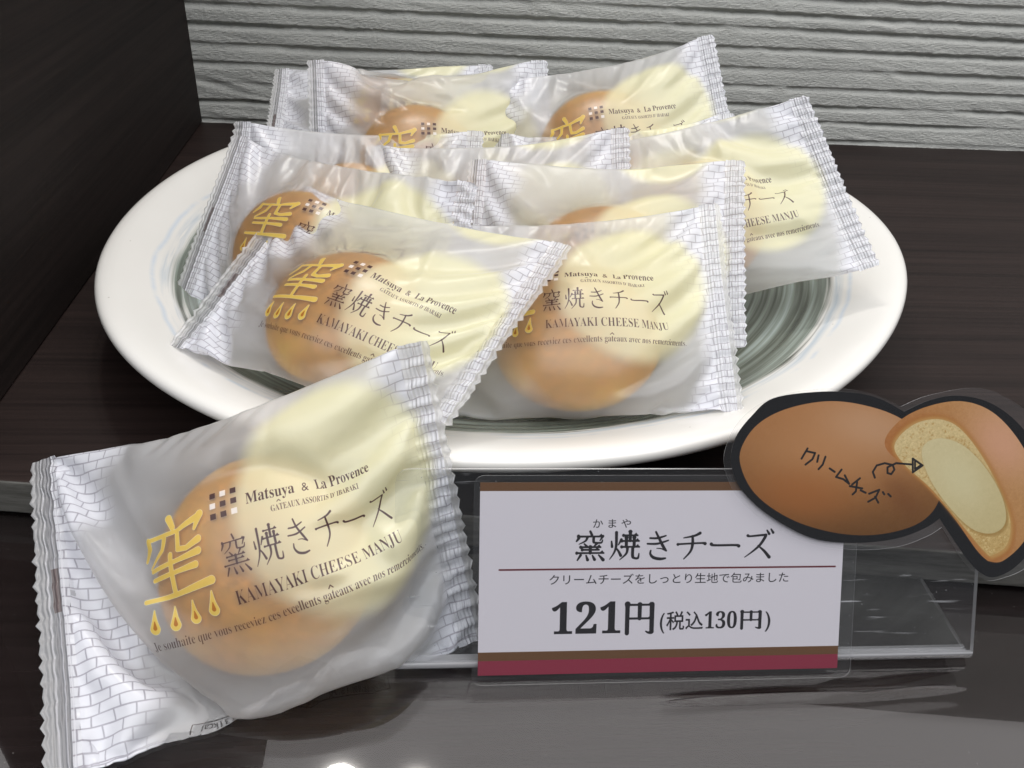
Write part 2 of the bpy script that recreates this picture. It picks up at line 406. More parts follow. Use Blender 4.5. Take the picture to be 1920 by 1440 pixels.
def bun_mat():
    k = N('baked_bun_crust'); tc = k.n('TexCoord').outputs['Object']
    n1 = k.n('TexNoise', Vector=tc, Scale=55.0, Detail=5.0).outputs[0]
    n2 = k.n('TexNoise', Vector=tc, Scale=300.0, Detail=5.0, Roughness=.65).outputs[0]
    z = k.n('SeparateXYZ', Vector=k.n('UVMap').outputs[0]).outputs[0]     # u = 0 at the crown, 1 at the base
    base = k.ramp(k.math('ADD', z, k.math('MULTIPLY', k.math('SUBTRACT', n1, .5), 1.15)),
                  [(0, (.29, .125, .010)), (.30, (.38, .18, .014)), (.50, (.49, .26, .024)), (.72, (.62, .38, .055)), (1, (.72, .50, .14))])
    c = k.mixc(k.math('MULTIPLY', k.math('SUBTRACT', n2, .44, clamp=True), 3.0, clamp=True), base, (.50, .21, .02))
    vo = k.n('TexVoronoi', Vector=tc, Scale=160.0).outputs['Distance']
    spot = k.math('LESS_THAN', vo, .09)
    c = k.mixc(k.math('MULTIPLY', spot, .5), c, (.25, .09, .02))
    bmp = k.n('Bump', Strength=.25, Distance=.0005, Height=n2).outputs[0]
    b = k.n('BsdfPrincipled', Base_Color=c, Roughness=.5, Normal=bmp)
    return k.done(b.outputs[0])
M_BUN = bun_mat()

def wood_mat(name, dark, light, ax='x', rough=.42, scale=1.0):
    k = N(name); tc = k.n('TexCoord').outputs['Object']
    sc = (6*scale, 420*scale, 420*scale) if ax == 'x' else (420*scale, 6*scale, 420*scale)
    mp = k.n('Mapping', Vector=tc, Scale=sc).outputs[0]
    n1 = k.n('TexNoise', Vector=mp, Scale=1.0, Detail=6.0, Roughness=.65).outputs[0]
    sc2 = tuple(x*.22 for x in sc)
    n2 = k.n('TexNoise', Vector=k.n('Mapping', Vector=tc, Scale=sc2).outputs[0], Scale=1.0, Detail=3.0).outputs[0]
    f = k.math('ADD', k.math('MULTIPLY', n1, .6), k.math('MULTIPLY', n2, .4))
    c = k.ramp(f, [(.36, dark), (.62, light)])
    bmp = k.n('Bump', Strength=.35, Distance=.0004, Height=f).outputs[0]
    b = k.n('BsdfPrincipled', Base_Color=c, Roughness=rough, Normal=bmp)
    b.inputs['Specular IOR Level'].default_value = .25
    return k.done(b.outputs[0])
M_SHELF = wood_mat('dark_woodgrain_shelf', (.009, .005, .0045), (.025, .0155, .0135), 'x', .5)
M_BOARD = wood_mat('dark_woodgrain_board', (.006, .0035, .003), (.017, .011, .0095), 'y', .7)
M_EDGE = wood_mat('shelf_edge_band', (.05, .048, .04), (.17, .165, .15), 'x', .3, .8)

def plaster_mat():
    k = N('combed_grey_plaster'); tc = k.n('TexCoord').outputs['Object']
    n1 = k.n('TexNoise', Vector=tc, Scale=1300.0, Detail=4.0, Roughness=.75).outputs[0]
    n2 = k.n('TexNoise', Vector=tc, Scale=14.0, Detail=3.0).outputs[0]
    c = k.ramp(k.math('ADD', k.math('MULTIPLY', n1, .6), k.math('MULTIPLY', n2, .4)), [(.3, (.49, .495, .465)), (.7, (.63, .635, .595))])
    bmp = k.n('Bump', Strength=.9, Distance=.0005, Height=n1).outputs[0]
    return k.done(k.n('BsdfPrincipled', Base_Color=c, Roughness=.95, Normal=bmp).outputs[0])
M_WALL = plaster_mat()

def plate_mat():
    k = N('glazed_plate_with_brushed_swirl'); uv = k.n('UVMap').outputs[0]
    sp = k.n('SeparateXYZ', Vector=uv); r, a = sp.outputs[0], sp.outputs[1]          # r 0..1, a 0..1 round the plate
    ang = k.math('MULTIPLY', a, 2*math.pi)
    ca, sa = k.math('COSINE', ang), k.math('SINE', ang)
    def vec(rs, as_, seed):
        rr = k.math('ADD', k.math('MULTIPLY', r, rs), k.math('MULTIPLY', a, 3.0))
        cx = k.n('CombineXYZ', X=rr, Y=k.math('MULTIPLY', ca, as_), Z=k.math('ADD', k.math('MULTIPLY', sa, as_), seed))
        return cx.outputs[0]
    # the spiral offset has to close round the turn, so one band pattern uses plain radius
    def ring(rs, as_, seed, det=3.0):
        cx = k.n('CombineXYZ', X=k.math('MULTIPLY', r, rs), Y=k.math('MULTIPLY', ca, as_), Z=k.math('ADD', k.math('MULTIPLY', sa, as_), seed))
        return k.n('TexNoise', Vector=cx.outputs[0], Scale=1.0, Detail=det, Roughness=.6).outputs[0]
    b1 = ring(26, .7, 0); b2 = ring(95, 1.3, 7); b3 = ring(9, .5, 3)
    f = k.math('ADD', k.math('ADD', k.math('MULTIPLY', b1, .42), k.math('MULTIPLY', b2, .33)), k.math('MULTIPLY', b3, .25))
    paint = k.ramp(f, [(.36, (.035, .038, .029)), (.45, (.085, .095, .073)), (.53, (.20, .23, .195)), (.62, (.36, .42, .39)), (.72, (.6, .66, .64))])
    white = k.mixc(ring(3, 1.5, 11), (.80, .785, .745), (.74, .72, .68))
    wob = k.math('MULTIPLY', k.math('SUBTRACT', ring(.2, 1.6, 21), .5), .07)
    rw = k.math('ADD', r, wob)
    inside = k.math('MULTIPLY_ADD', k.math('SUBTRACT', .835, k.math('ADD', rw, k.math('MULTIPLY', k.math('SUBTRACT', b2, .5), .05))), 60.0, .5, clamp=True)
    c = k.mixc(inside, white, paint)
    # blue brushed rings outside the dark field
    def band(c0, w, gain, noise):
        d = k.math('ABSOLUTE', k.math('SUBTRACT', rw, c0))
        m_ = k.math('SUBTRACT', 1.0, k.math('DIVIDE', d, w), clamp=True)
        return k.math('MULTIPLY', k.math('MULTIPLY', m_, gain), k.math('MULTIPLY_ADD', k.math('SUBTRACT', noise, .42), 6.0, .2, clamp=True))
    nb = ring(60, 3.0, 31); nb2 = ring(4, 7.0, 41)
    c = k.mixc(band(.852, .014, 1.0, nb), c, (.50, .56, .61))
    c = k.mixc(band(.878, .008, .8, nb2), c, (.56, .63, .71))
    sp1 = k.n('TexVoronoi', Vector=k.n('TexCoord').outputs['Object'], Scale=70.0).outputs['Distance']
    c = k.mixc(k.math('MULTIPLY', k.math('LESS_THAN', sp1, .022), .5), c, (.2, .15, .1))
    b = k.n('BsdfPrincipled', Base_Color=c, Roughness=.22)
    b.inputs['Coat Weight'].default_value = .3; b.inputs['Coat Roughness'].default_value = .12
    return k.done(b.outputs[0])
M_PLATE = plate_mat()

def acrylic(name, tint=(.97, .975, .98), haze=.02, ior=1.48, rough=.03, scratch=0.0):
    k = N(name)
    tc = k.n('TexCoord').outputs['Object']
    fr = k.schlick(((ior-1)/(ior+1))**2)
    gl = k.n('BsdfGlossy', Color=(1, 1, 1, 1), Roughness=rough).outputs[0]
    tr = k.n('BsdfTransparent', Color=(*tint, 1)).outputs[0]
    di = k.n('BsdfDiffuse', Color=(.8, .8, .82, 1)).outputs[0]
    hz = haze
    if scratch:
        mp = k.n('Mapping', Vector=tc, Scale=(55, 900, 900), Rotation=(0, .12, .0)).outputs[0]
        sn = k.n('TexNoise', Vector=mp, Scale=1.0, Detail=2.0).outputs[0]
        msk = k.n('TexNoise', Vector=tc, Scale=45.0, Detail=2.0).outputs[0]
        sc_ = k.math('MULTIPLY', k.math('MULTIPLY', k.math('SUBTRACT', sn, .66, clamp=True), 4.0), k.math('MULTIPLY', k.math('SUBTRACT', msk, .5, clamp=True), 6.0), clamp=True)
        dust = k.math('LESS_THAN', k.n('TexVoronoi', Vector=tc, Scale=260.0).outputs['Distance'], .035)
        hz = k.math('ADD', k.math('ADD', k.math('MULTIPLY', sc_, scratch), k.math('MULTIPLY', dust, .35)), haze, clamp=True)
    return k.done(k.mixs(fr, k.mixs(hz, tr, di), gl))
M_ACRYL = acrylic('clear_acrylic', (.98, .985, .99), .006, 1.36, scratch=.8)
M_ACEDGE = acrylic('acrylic_edge', (.9, .9, .92), .42, 2.0, .08)  # white haze stands in for bright highlights along the edges and bend
M_LAM = acrylic('clear_laminate', (.99, .99, .99), .004, 1.38, .05)
M_LAMEDGE = acrylic('laminate_edge', (.85, .85, .85), .45, 1.6, .2)
M_SHEET = acrylic('clear_counter_sheet', (.95, .95, .95), .002, 1.46, .012)

def counter_mat():
    k = N('dark_gloss_counter'); tc = k.n('TexCoord').outputs['Object']
    n1 = k.n('TexNoise', Vector=k.n('Mapping', Vector=tc, Scale=(12, 500, 500)).outputs[0], Scale=1.0, Detail=4.0).outputs[0]
    c = k.ramp(n1, [(.3, (.009, .0055, .005)), (.75, (.014, .009, .0085))])
    du_ = k.n('TexVoronoi', Vector=tc, Scale=240.0).outputs['Distance']
    c = k.mixc(k.math('MULTIPLY', k.math('LESS_THAN', du_, .035), .5), c, (.25, .24, .23))
    b = k.n('BsdfPrincipled', Base_Color=c, Roughness=.06); b.inputs['Specular IOR Level'].default_value = .28
    return k.done(b.outputs[0])
M_COUNTER = counter_mat()

def print_mat(name, img, rough=.35, emis=0):
    k = N(name); tex = k.n('TexImage', {'image': img, 'extension': 'EXTEND', 'interpolation': 'Cubic'}, Vector=k.n('UVMap').outputs[0])
    b = k.n('BsdfPrincipled', Base_Color=tex.outputs[0], Roughness=rough); b.inputs['Specular IOR Level'].default_value = .12
    return k.done(b.outputs[0])

# ------------------------------------------------------------------ shelf, counter, board, wall
ZC = -.015
def box_poly(name, outline, z0, z1, mats, parent=None, side_mat=0, bevel=0.0):
    n = len(outline); V = [(x, y, z0) for x, y in outline]+[(x, y, z1) for x, y in outline]
    Fc = [list(range(n))[::-1], list(range(n, 2*n))]+[[i, (i+1) % n, n+(i+1) % n, n+i] for i in range(n)]
    mi = [0, 0]+[side_mat]*n
    o = mesh_obj(name, V, Fc, mats, parent, smooth=False, mi=mi)
    if bevel:
        b = o.modifiers.new('bevel', 'BEVEL'); b.width = bevel; b.segments = 3
    return o
shelf = box_poly('shelf', [(-.9, .3152), (1.1, .0868), (1.1, .80), (-.9, .80)], ZC+.0004, 0, [M_SHELF, M_EDGE], side_mat=1, bevel=.0012)
tag(shelf, 'dark brown wood-grain shelf board carrying the white plate', kind='structure')
base = box_poly('counter', [(-1.2, -.6), (1.4, -.6), (1.4, 1.0), (-1.2, 1.0)], -.08, ZC-.0045, [M_COUNTER])
tag(base, 'glossy black counter under the clear sheet', kind='structure')
sheet = mesh_obj('counter_sheet', [(-1.2, -.6, ZC), (1.4, -.6, ZC), (1.4, 1.0, ZC), (-1.2, 1.0, ZC)], [[0, 1, 2, 3]], M_SHEET, smooth=False)
tag(sheet, 'clear glossy sheet over the black counter, mirroring the price card', kind='structure')

board = box_poly('upright_board', [(-.184, .225), (-.164, .225), (-.164, .6085), (-.184, .6085)], .0004, .56, [M_BOARD], bevel=.0008)
tag(board, 'tall dark brown wood-grain board standing upright at the left of the plate', 'board')

# combed plaster: horizontal ledges with ragged grooves
def wall():
    x0, x1, zt = -.19, .80, .14
    nx, nz = 620, 230
    X, Z = np.meshgrid(np.linspace(x0, x1, nx+1), np.linspace(0, zt, nz+1), indexing='ij')
    r = np.random.default_rng(3)
    def noise1(freq, seed, t):   # smooth value noise along t
        rr = np.random.default_rng(seed); tab = rr.normal(size=4096)
        q = t*freq+500; i = np.floor(q).astype(int); f = q-i; f = f*f*(3-2*f)
        return tab[i % 4096]*(1-f)+tab[(i+1) % 4096]*f
    Y = np.zeros_like(X)
    zz = .002; k = 0
    while zz < zt+.01:
        dep = r.uniform(.0021, .0036); w = r.uniform(.0015, .0024)
        line = zz+.0003*noise1(9, 100+k, X)+.00013*noise1(120, 200+k, X)+.00010*noise1(400, 300+k, X)+.0006*np.sin(X*7+k)*.5
        strength = np.clip(.8+.4*noise1(14, 400+k, X)+.2*noise1(90, 500+k, X), .15, 1.25)
        d = (Z-line)/w       # sharp upper lip, slope below
        g = np.where(d > 0, np.exp(-(d/.9)**4), np.exp(-(d/1.1)**2))
        Y += dep*strength*g
        zz += r.uniform(.0098, .0142); k += 1
    # crumbly dragged ridges between grooves
    Y += .00025*noise1(70, 7, X+Z*3)*noise1(180, 8, Z)+.00010*r.normal(size=Y.shape)
    V = np.stack([X, .608+Y, Z], -1).reshape(-1, 3)
    # coarse sides, unseen upper part with slanted top shaped to cut the ceiling's reflection
    n = len(V)
    Fc = grid_faces(nx, nz).tolist()
    top = [(x0, .612, zt), (x1, .612, zt), (x1, .612, .725), (x0, .612, .56), (x0, .66, .56), (x1, .66, .725), (x0, .66, 0), (x1, .66, 0), (x0, .608, 0), (x1, .608, 0), (1.6, .612, 0), (1.6, .612, .86), (1.6, .66, 0), (1.6, .66, .86), (-.6, .612, 0), (-.6, .612, .56), (x0-.0, .612, 0), (x1, .612, 0)]
    V = np.vstack([V, np.array(top)])
    t = lambda i: n+i
    Fc += [[t(0), t(1), t(2), t(3)], [t(3), t(2), t(5), t(4)], [t(4), t(5), t(7), t(6)], [t(17), t(10), t(11), t(2)], [t(2), t(11), t(13), t(5)], [t(14), t(16), t(3), t(15)]]
    return mesh_obj('plaster_wall', V, Fc, M_WALL, smooth=False)
tag(wall(), 'grey plaster wall combed into ragged horizontal ridges behind the plate', 'wall')

# ------------------------------------------------------------------ plate
PC = np.array([.0355, .367])
rim_px = [(181, 470), (200, 440), (240, 400), (300, 350), (350, 308), (405, 282), (177, 540), (190, 590), (240, 665), (300, 720), (360, 765), (410, 795),
          (1573, 340), (1625, 392), (1665, 440), (1690, 490), (1702, 530), (1695, 590), (1665, 650), (1620, 700), (1570, 733), (1360, 823), (1250, 848), (1150, 865), (1000, 872), (880, 875), (650, 850)]
RZ = .0335
R3 = on_z(np.array(rim_px, float), RZ)[:, :2]-PC
th = np.arctan2(R3[:, 1], R3[:, 0]); rr = np.hypot(R3[:, 0], R3[:, 1])
tb = np.radians([60, 75, 90, 105, 120]); th = np.r_[th, tb]; rr = np.r_[rr, np.full(5, .172)]
basis = lambda t: np.stack([np.ones_like(t)]+[f(k*t) for k in (1, 2, 3, 4) for f in (np.cos, np.sin)], -1)
coef = np.linalg.lstsq(np.vstack([basis(th), np.eye(9)*.05]), np.r_[rr, np.zeros(9)], rcond=None)[0]
prof = [(0, .0050), (.48, .0045), (.50, .0004), (.56, .0004), (.585, .004), (.70, .0075), (.82, .014), (.92, .0215), (.975, .0272), (.994, .0302), (1.0, .0325), (.995, .0346), (.980, .0354), (.955, .0346),
        (.91, .0312), (.86, .0266), (.80, .0216), (.74, .0176), (.66, .0148), (.55, .0136), (.35, .0130), (.15, .0126), (0, .0125)]
def plate():
    na = 160; t = np.linspace(0, 2*math.pi, na+1)
    R = basis(t)@coef
    V, U = [], []
    for (q, z) in prof:
        Rq = R*q if q > .6 else (R*q*(q/.6)+.165*q*(1-q/.6))
        V.append(np.stack([PC[0]+Rq*np.cos(t), PC[1]+Rq*np.sin(t), np.full_like(t, z)], -1))
        U.append(np.stack([np.full_like(t, q), t/(2*math.pi)], -1))
    V = np.array(V); U = np.array(U)
    o = mesh_obj('plate_body', V.reshape(-1, 3), grid_faces(len(prof)-1, na, True), M_PLATE, root_plate, uvs=U.reshape(-1, 2))
    sb = o.modifiers.new('smooth', 'SUBSURF'); sb.levels = sb.render_levels = 1
    return o
root_plate = empty('plate', (PC[0], PC[1], 0))
tag(root_plate, 'large white glazed plate with a dark green brushed swirl under the buns', 'plate')
plate()

# ------------------------------------------------------------------ wrapped buns
NX, NY, SE = 80, 48, 5
def sim_bag(cor, seed, W=None, Hh=None, bun_uv=(.5, .53), bun_r=.030, bun_h=.0145, press=1.0, iters=170, slack=1.10, sag=1.0, hold=.05, bow=(.0025, .0025)):
    r = np.random.default_rng(seed)
    TL, TR, BR, BL = [np.array(c) for c in cor]
    u = np.linspace(0, 1, NX+1)[:, None, None]; v_ = np.linspace(0, 1, NY+1)[None, :, None]
    base = (1-u)*(1-v_)*TL+u*(1-v_)*TR+u*v_*BR+(1-u)*v_*BL
    ex = (TR-TL)+(BR-BL); ey = (TL-BL)+(TR-BR); n = np.cross(ex, ey); n /= np.linalg.norm(n)
    wx = max(np.linalg.norm(TR-TL), np.linalg.norm(BR-BL)); wy = (np.linalg.norm(TL-BL)+np.linalg.norm(TR-BR))/2
    W = max(W or 0, wx*1.012); Hh = max(Hh or 0, wy*slack)
    lx, ly = W/NX, Hh/NY
    # smooth noise
    def sm(a, k):
        for _ in range(k):
            a = (a+np.roll(a, 1, 0)+np.roll(a, -1, 0))/3; a = (a+np.roll(a, 1, 1)+np.roll(a, -1, 1))/3
        return a
    puff = np.sin(math.pi*u)**.5*np.sin(math.pi*v_)**.7
    off = (sm(r.normal(size=(NX+1, NY+1)), 4)*.022)[..., None]*n
    P = np.stack([base+n*.006*puff+off, base-n*.005*puff+off]).astype(np.float32)
    c = (1-bun_uv[0])*(1-bun_uv[1])*TL+bun_uv[0]*(1-bun_uv[1])*TR+bun_uv[0]*bun_uv[1]*BR+(1-bun_uv[0])*bun_uv[1]*BL
    e1 = ex/np.linalg.norm(ex); e2 = np.cross(n, e1)
    FR = np.stack([e1, e2, n]).astype(np.float32); cc = c.astype(np.float32)
    rad = np.array([bun_r, bun_r*.97, bun_h], np.float32)+.0006
    V = np.zeros_like(P)
    dx = np.full((1, NX, NY+1, 1), lx, np.float32); dy = np.full((1, NX+1, NY, 1), ly, np.float32)
    vary = sm(r.normal(size=(NX+1, NY+1)), 3)*.06
    dx = dx*(1+vary[None, :-1, :, None]); dy = dy*(1-vary[None, :, :-1, None])
    dd = math.hypot(lx, ly)
    def solve(A, B, L, k, comp=1.0):
        d = B-A; ln = np.sqrt((d*d).sum(-1, keepdims=True))+1e-9
        s = (ln-L)/ln*.5*k
        if comp != 1.0: s = np.where(s < 0, s*comp, s)
        d *= s; A += d; B -= d
    pin0 = base[[0, -1, -1, 0], [0, 0, -1, -1]].astype(np.float32)
    endw = np.zeros((NX+1, 1, 1), np.float32); endw[:SE+1] = 1; endw[-SE-1:] = 1
    baset = base.astype(np.float32)
    # fold lines: nearly straight between the corners, kinked here and there
    def kink(sd):
        rk = np.random.default_rng(sd); xs = np.sort(np.r_[0, rk.uniform(.12, .88, 4), 1]); ys = np.r_[0, rk.uniform(-.2, 1.0, 4), 0]
        return np.interp(np.linspace(0, 1, NX+1), xs, ys)[:, None]
    e2d = (base[:, -1]-base[:, 0]); e2d = e2d/np.linalg.norm(e2d, axis=-1, keepdims=True)
    fold0 = (base[:, 0]+e2d*kink(seed+1)*bow[0]+n*kink(seed+3)*.003).astype(np.float32); fold1 = (base[:, -1]-e2d*kink(seed+2)*bow[1]).astype(np.float32)
    n32 = n.astype(np.float32)
    for it in range(iters):
        du = np.gradient(P, axis=1); dv = np.gradient(P, axis=2)
        nr = np.cross(dv, du); nr /= (np.linalg.norm(nr, axis=-1, keepdims=True)+1e-9)
        nr[1] *= -1
        old = P.copy()
        P += V*.90
        pr = 1.3e-5*press*(1 if it < iters*.7 else .6)
        P += nr*pr
        P[..., 2] -= 1.2e-5*sag
        for k in range(2):
            for par in (0, 1):
                A = P[:, par:-1:2]; B = P[:, par+1::2]; m_ = min(A.shape[1], B.shape[1])
                solve(A[:, :m_], B[:, :m_], dx[:, par::2][:, :m_], 1.0)
                A = P[:, :, par:-1:2]; B = P[:, :, par+1::2]; m_ = min(A.shape[2], B.shape[2])
                solve(A[:, :, :m_], B[:, :, :m_], dy[:, :, par::2][:, :, :m_], 1.0)
            for par in (0, 1):
                A = P[:, par:-1:2, :-1]; B = P[:, par+1::2, 1:]; m_ = min(A.shape[1], B.shape[1]); solve(A[:, :m_], B[:, :m_], dd, .7)
                A = P[:, par:-1:2, 1:]; B = P[:, par+1::2, :-1]; m_ = min(A.shape[1], B.shape[1]); solve(A[:, :m_], B[:, :m_], dd, .7)
            for st, kk in ((2, .08), (4, .045)):
                for par in range(0, st):
                    A = P[:, par:-st:st+1]; B = P[:, par+st::st+1]; m_ = min(A.shape[1], B.shape[1]); solve(A[:, :m_], B[:, :m_], lx*st, kk)
                    A = P[:, :, par:-st:st+1]; B = P[:, :, par+st::st+1]; m_ = min(A.shape[2], B.shape[2]); solve(A[:, :, :m_], B[:, :, :m_], ly*st, kk)
            q = (P-cc)@FR.T/rad; L = np.sqrt((q*q).sum(-1, keepdims=True)); ins = L < 1
            # a sheet stays on its own side of the bun
            q2 = q.copy(); q2[0, ..., 2] = np.maximum(q2[0, ..., 2], .02); q2[1, ..., 2] = np.minimum(q2[1, ..., 2], -.02)
            q2 /= (np.sqrt((q2*q2).sum(-1, keepdims=True))+1e-6)
            P = np.where(ins, (q2*rad)@FR+cc, P)
            for sl in ((slice(None), 0), (slice(None), -1)):
                mid = (P[0][sl]+P[1][sl])*.5; P[0][sl] = mid; P[1][sl] = mid
            for sl in (slice(0, SE+1), slice(NX-SE, NX+1)):
                mid = (P[0, sl]+P[1, sl])*.5; P[0, sl] = mid; P[1, sl] = mid
            # the welded ends keep near their line, their corners are where they lie
            w = .05*endw
            P += (baset-P)*w
            P[:, :, 0] += (fold0-P[:, :, 0])*hold; P[:, :, -1] += (fold1-P[:, :, -1])*hold
            P[:, [0, -1, -1, 0], [0, 0, -1, -1]] = pin0
        V = P-old
        np.clip(V, -.0006, .0006, out=V)
    return P.astype(float), FR.astype(float), c, n
def build_bag(cor, seed, label, du=0.0, dv=0.0, **kw):
    P, FR, c, n = sim_bag(cor, seed, **kw)
    cor = [np.array(q) for q in cor]
    bx = sum(cor)/4
    # creases pulled out from the seals and the small gathers beside them
    rc = np.random.default_rng(seed+7)
    gu = np.linspace(0, 1, NX+1)[:, None]*np.ones((1, NY+1)); gv = np.ones((NX+1, 1))*np.linspace(0, 1, NY+1)[None]
    Hm = np.zeros(gu.shape)
    for _ in range(11):
        side = rc.random() < .5; v0 = rc.uniform(.04, .96)
        p0 = np.array([.065 if side else .935, v0]); 
        if rc.random() < .4: p0 = np.array([rc.uniform(.2, .8), 0.02 if rc.random() < .7 else .98])
        tgt = np.array([.5, .5])+rc.uniform(-.28, .28, 2); p1 = p0+(tgt-p0)*rc.uniform(.45, .8)
        A_ = np.array([125., 85.]); dd_ = (p1-p0)*A_; L_ = np.hypot(*dd_); dd_ /= L_
        qx, qy = (gu-p0[0])*A_[0], (gv-p0[1])*A_[1]
        t_ = (qx*dd_[0]+qy*dd_[1])/L_; ds = np.abs(-qx*dd_[1]+qy*dd_[0]+2.0*np.sin(t_*3))
        wdt = rc.uniform(2.6, 4.2); prof_ = np.clip(1-ds/wdt, 0, 1)
        Hm += np.where((t_ > 0) & (t_ < 1), prof_*np.sin(np.clip(t_, 0, 1)*math.pi)**.6, 0)*rc.uniform(.0007, .0016)*(1 if rc.random() < .75 else -.5)
    for e_ in (0, 1):
        de = np.abs(gu-(.0625 if e_ == 0 else .9375))
        ph_ = np.cumsum(rc.uniform(.5, 1.7, NY+1)); Hm += .0007*np.sin(ph_)[None]*np.exp(-de/.035)*(de > 1e-6)
    Hm[:, 0] = 0; Hm[:, -1] = 0; Hm[:SE+1] = 0; Hm[-SE-1:] = 0
    P[0] += n*Hm[..., None]
    rb = kw.get('bun_r', .030); rad_ = np.array([rb*1.02, rb*.99, kw.get('bun_h', .0145)])+.0011
    for _ in range(2):      # the film stays clear of the crust
        q_ = (P-c)@FR.T/rad_; L_ = np.sqrt((q_*q_).sum(-1, keepdims=True)); q_ = q_/np.maximum(L_, 1e-6)
        P = np.where(L_ < 1, (q_*rad_)@FR+c, P)
    P[..., 2] = np.maximum(P[..., 2], ZC+.0009)
    root = empty('wrapped_bun', (bx[0], bx[1], min(q[2] for q in cor)))
    tag(root, label, 'packaged bun', 'individually wrapped cheese buns')
    r = np.random.default_rng(seed+50)
    uu = np.linspace(0, 1, NX+1)[:, None]*np.ones((1, NY+1)); vv = np.ones((NX+1, 1))*np.linspace(0, 1, NY+1)[None]
    UV = np.stack([uu, 1-vv], -1)
    # pouch: front and back sheet between the seals, sharing both fold lines
    a, b = SE, NX-SE
    Fs, Bs = P[0, a:b+1], P[1, a:b+1]
    m_ = b-a; V = np.vstack([Fs.reshape(-1, 3), Bs.reshape(-1, 3)]); U = np.vstack([UV[a:b+1].reshape(-1, 2)]*2)
    ff = grid_faces(m_, NY, True); fb = grid_faces(m_, NY)+(m_+1)*(NY+1)
    # weld the folds
    idx = np.arange(len(V)); g = np.arange((m_+1)*(NY+1)).reshape(m_+1, NY+1)
    for j in (0, NY): idx[g[:, j]+(m_+1)*(NY+1)] = g[:, j]
    fb = idx[fb]
    allf = np.vstack([ff, fb]); used = np.unique(allf); re = -np.ones(len(V), int); re[used] = np.arange(len(used))
    o = mesh_obj('wrapper', V[used], re[allf], [M_FRONT, M_BACK], root, uvs=U[used], mi=[0]*len(ff)+[1]*len(fb))
    print_map(o, du, dv)
    # how closely the film clings to the bun: greasy contact clears the frosting
    qq = ((V-c)@FR.T)/np.array([kw.get('bun_r', .030), kw.get('bun_r', .030)*.97, kw.get('bun_h', .0145)]); Lq = np.linalg.norm(qq, axis=1)
    gap = (Lq-1)*np.linalg.norm(V-c, axis=1)/np.maximum(Lq, 1e-6)
    at = o.data.attributes.new('cling', 'FLOAT', 'POINT'); at.data.foreach_set('value', np.exp(-np.clip(gap-.0012, 0, 1)/.0045)[used].astype(np.float32))
    sb = o.modifiers.new('smooth', 'SUBSURF'); sb.levels = sb.render_levels = 1
    # the two crimped ends, one welded layer each, cut in a zigzag
    for (i0, i1, end) in ((0, SE, 0), (NX-SE, NX, 1)):
        S = P[0, i0:i1+1].copy(); out = (P[0, 0]-P[0, 1]) if end == 0 else (P[0, NX]-P[0, NX-1])
        out /= np.linalg.norm(out, axis=-1, keepdims=True)
        z = .0009*(np.arange(NY+1) % 2)+r.uniform(-.0002, .0002, NY+1)
        k_ = 0 if end == 0 else S.shape[0]-1
        S[k_] += out*z[:, None]
        # corrugation of the heat seal
        for i in range(S.shape[0]):
            S[i] += n*(.00022*(-1)**i)+n*(.0003*np.sin(np.linspace(0, 9, NY+1)+seed))[:, None]*(1 if i not in (SE if end == 0 else 0,) else 0)
        if end == 0: S[-1] = P[0, SE]
        else: S[0] = P[0, NX-SE]
        so = mesh_obj('end_seal', S.reshape(-1, 3), grid_faces(SE, NY, True), [M_FRONT], root, uvs=UV[i0:i1+1].reshape(-1, 2))
        print_map(so, du, dv)
        sb = so.modifiers.new('smooth', 'SUBSURF'); sb.levels = sb.render_levels = 1; sb.subdivision_type = 'SIMPLE'
    # the bun: domed crown, flatter base
    nu, na = 22, 48
    ph = np.linspace(0, math.pi, nu+1)[:, None]; t = np.linspace(0, 2*math.pi, na+1)[None]
    wob = 1+.018*np.sin(2*t+seed)+.012*np.sin(3*t+seed*2)
    br, bh = kw.get('bun_r', .030), kw.get('bun_h', .0145)
    rr_ = np.sin(ph)**.85*br*.985*wob; zz = np.cos(ph)*bh*.985*np.ones_like(t)
    zz = np.where(zz < 0, zz*.9, zz)
    L = np.stack([rr_*np.cos(t), rr_*np.sin(t)*.97, zz], -1)
    Vb = L.reshape(-1, 3)@FR+c
    Ub = np.stack([ph/math.pi*np.ones_like(t), t/(2*math.pi)*np.ones_like(ph)], -1).reshape(-1, 2)
    mesh_obj('bun', Vb, grid_faces(nu, na), M_BUN, root, uvs=Ub)
    return root

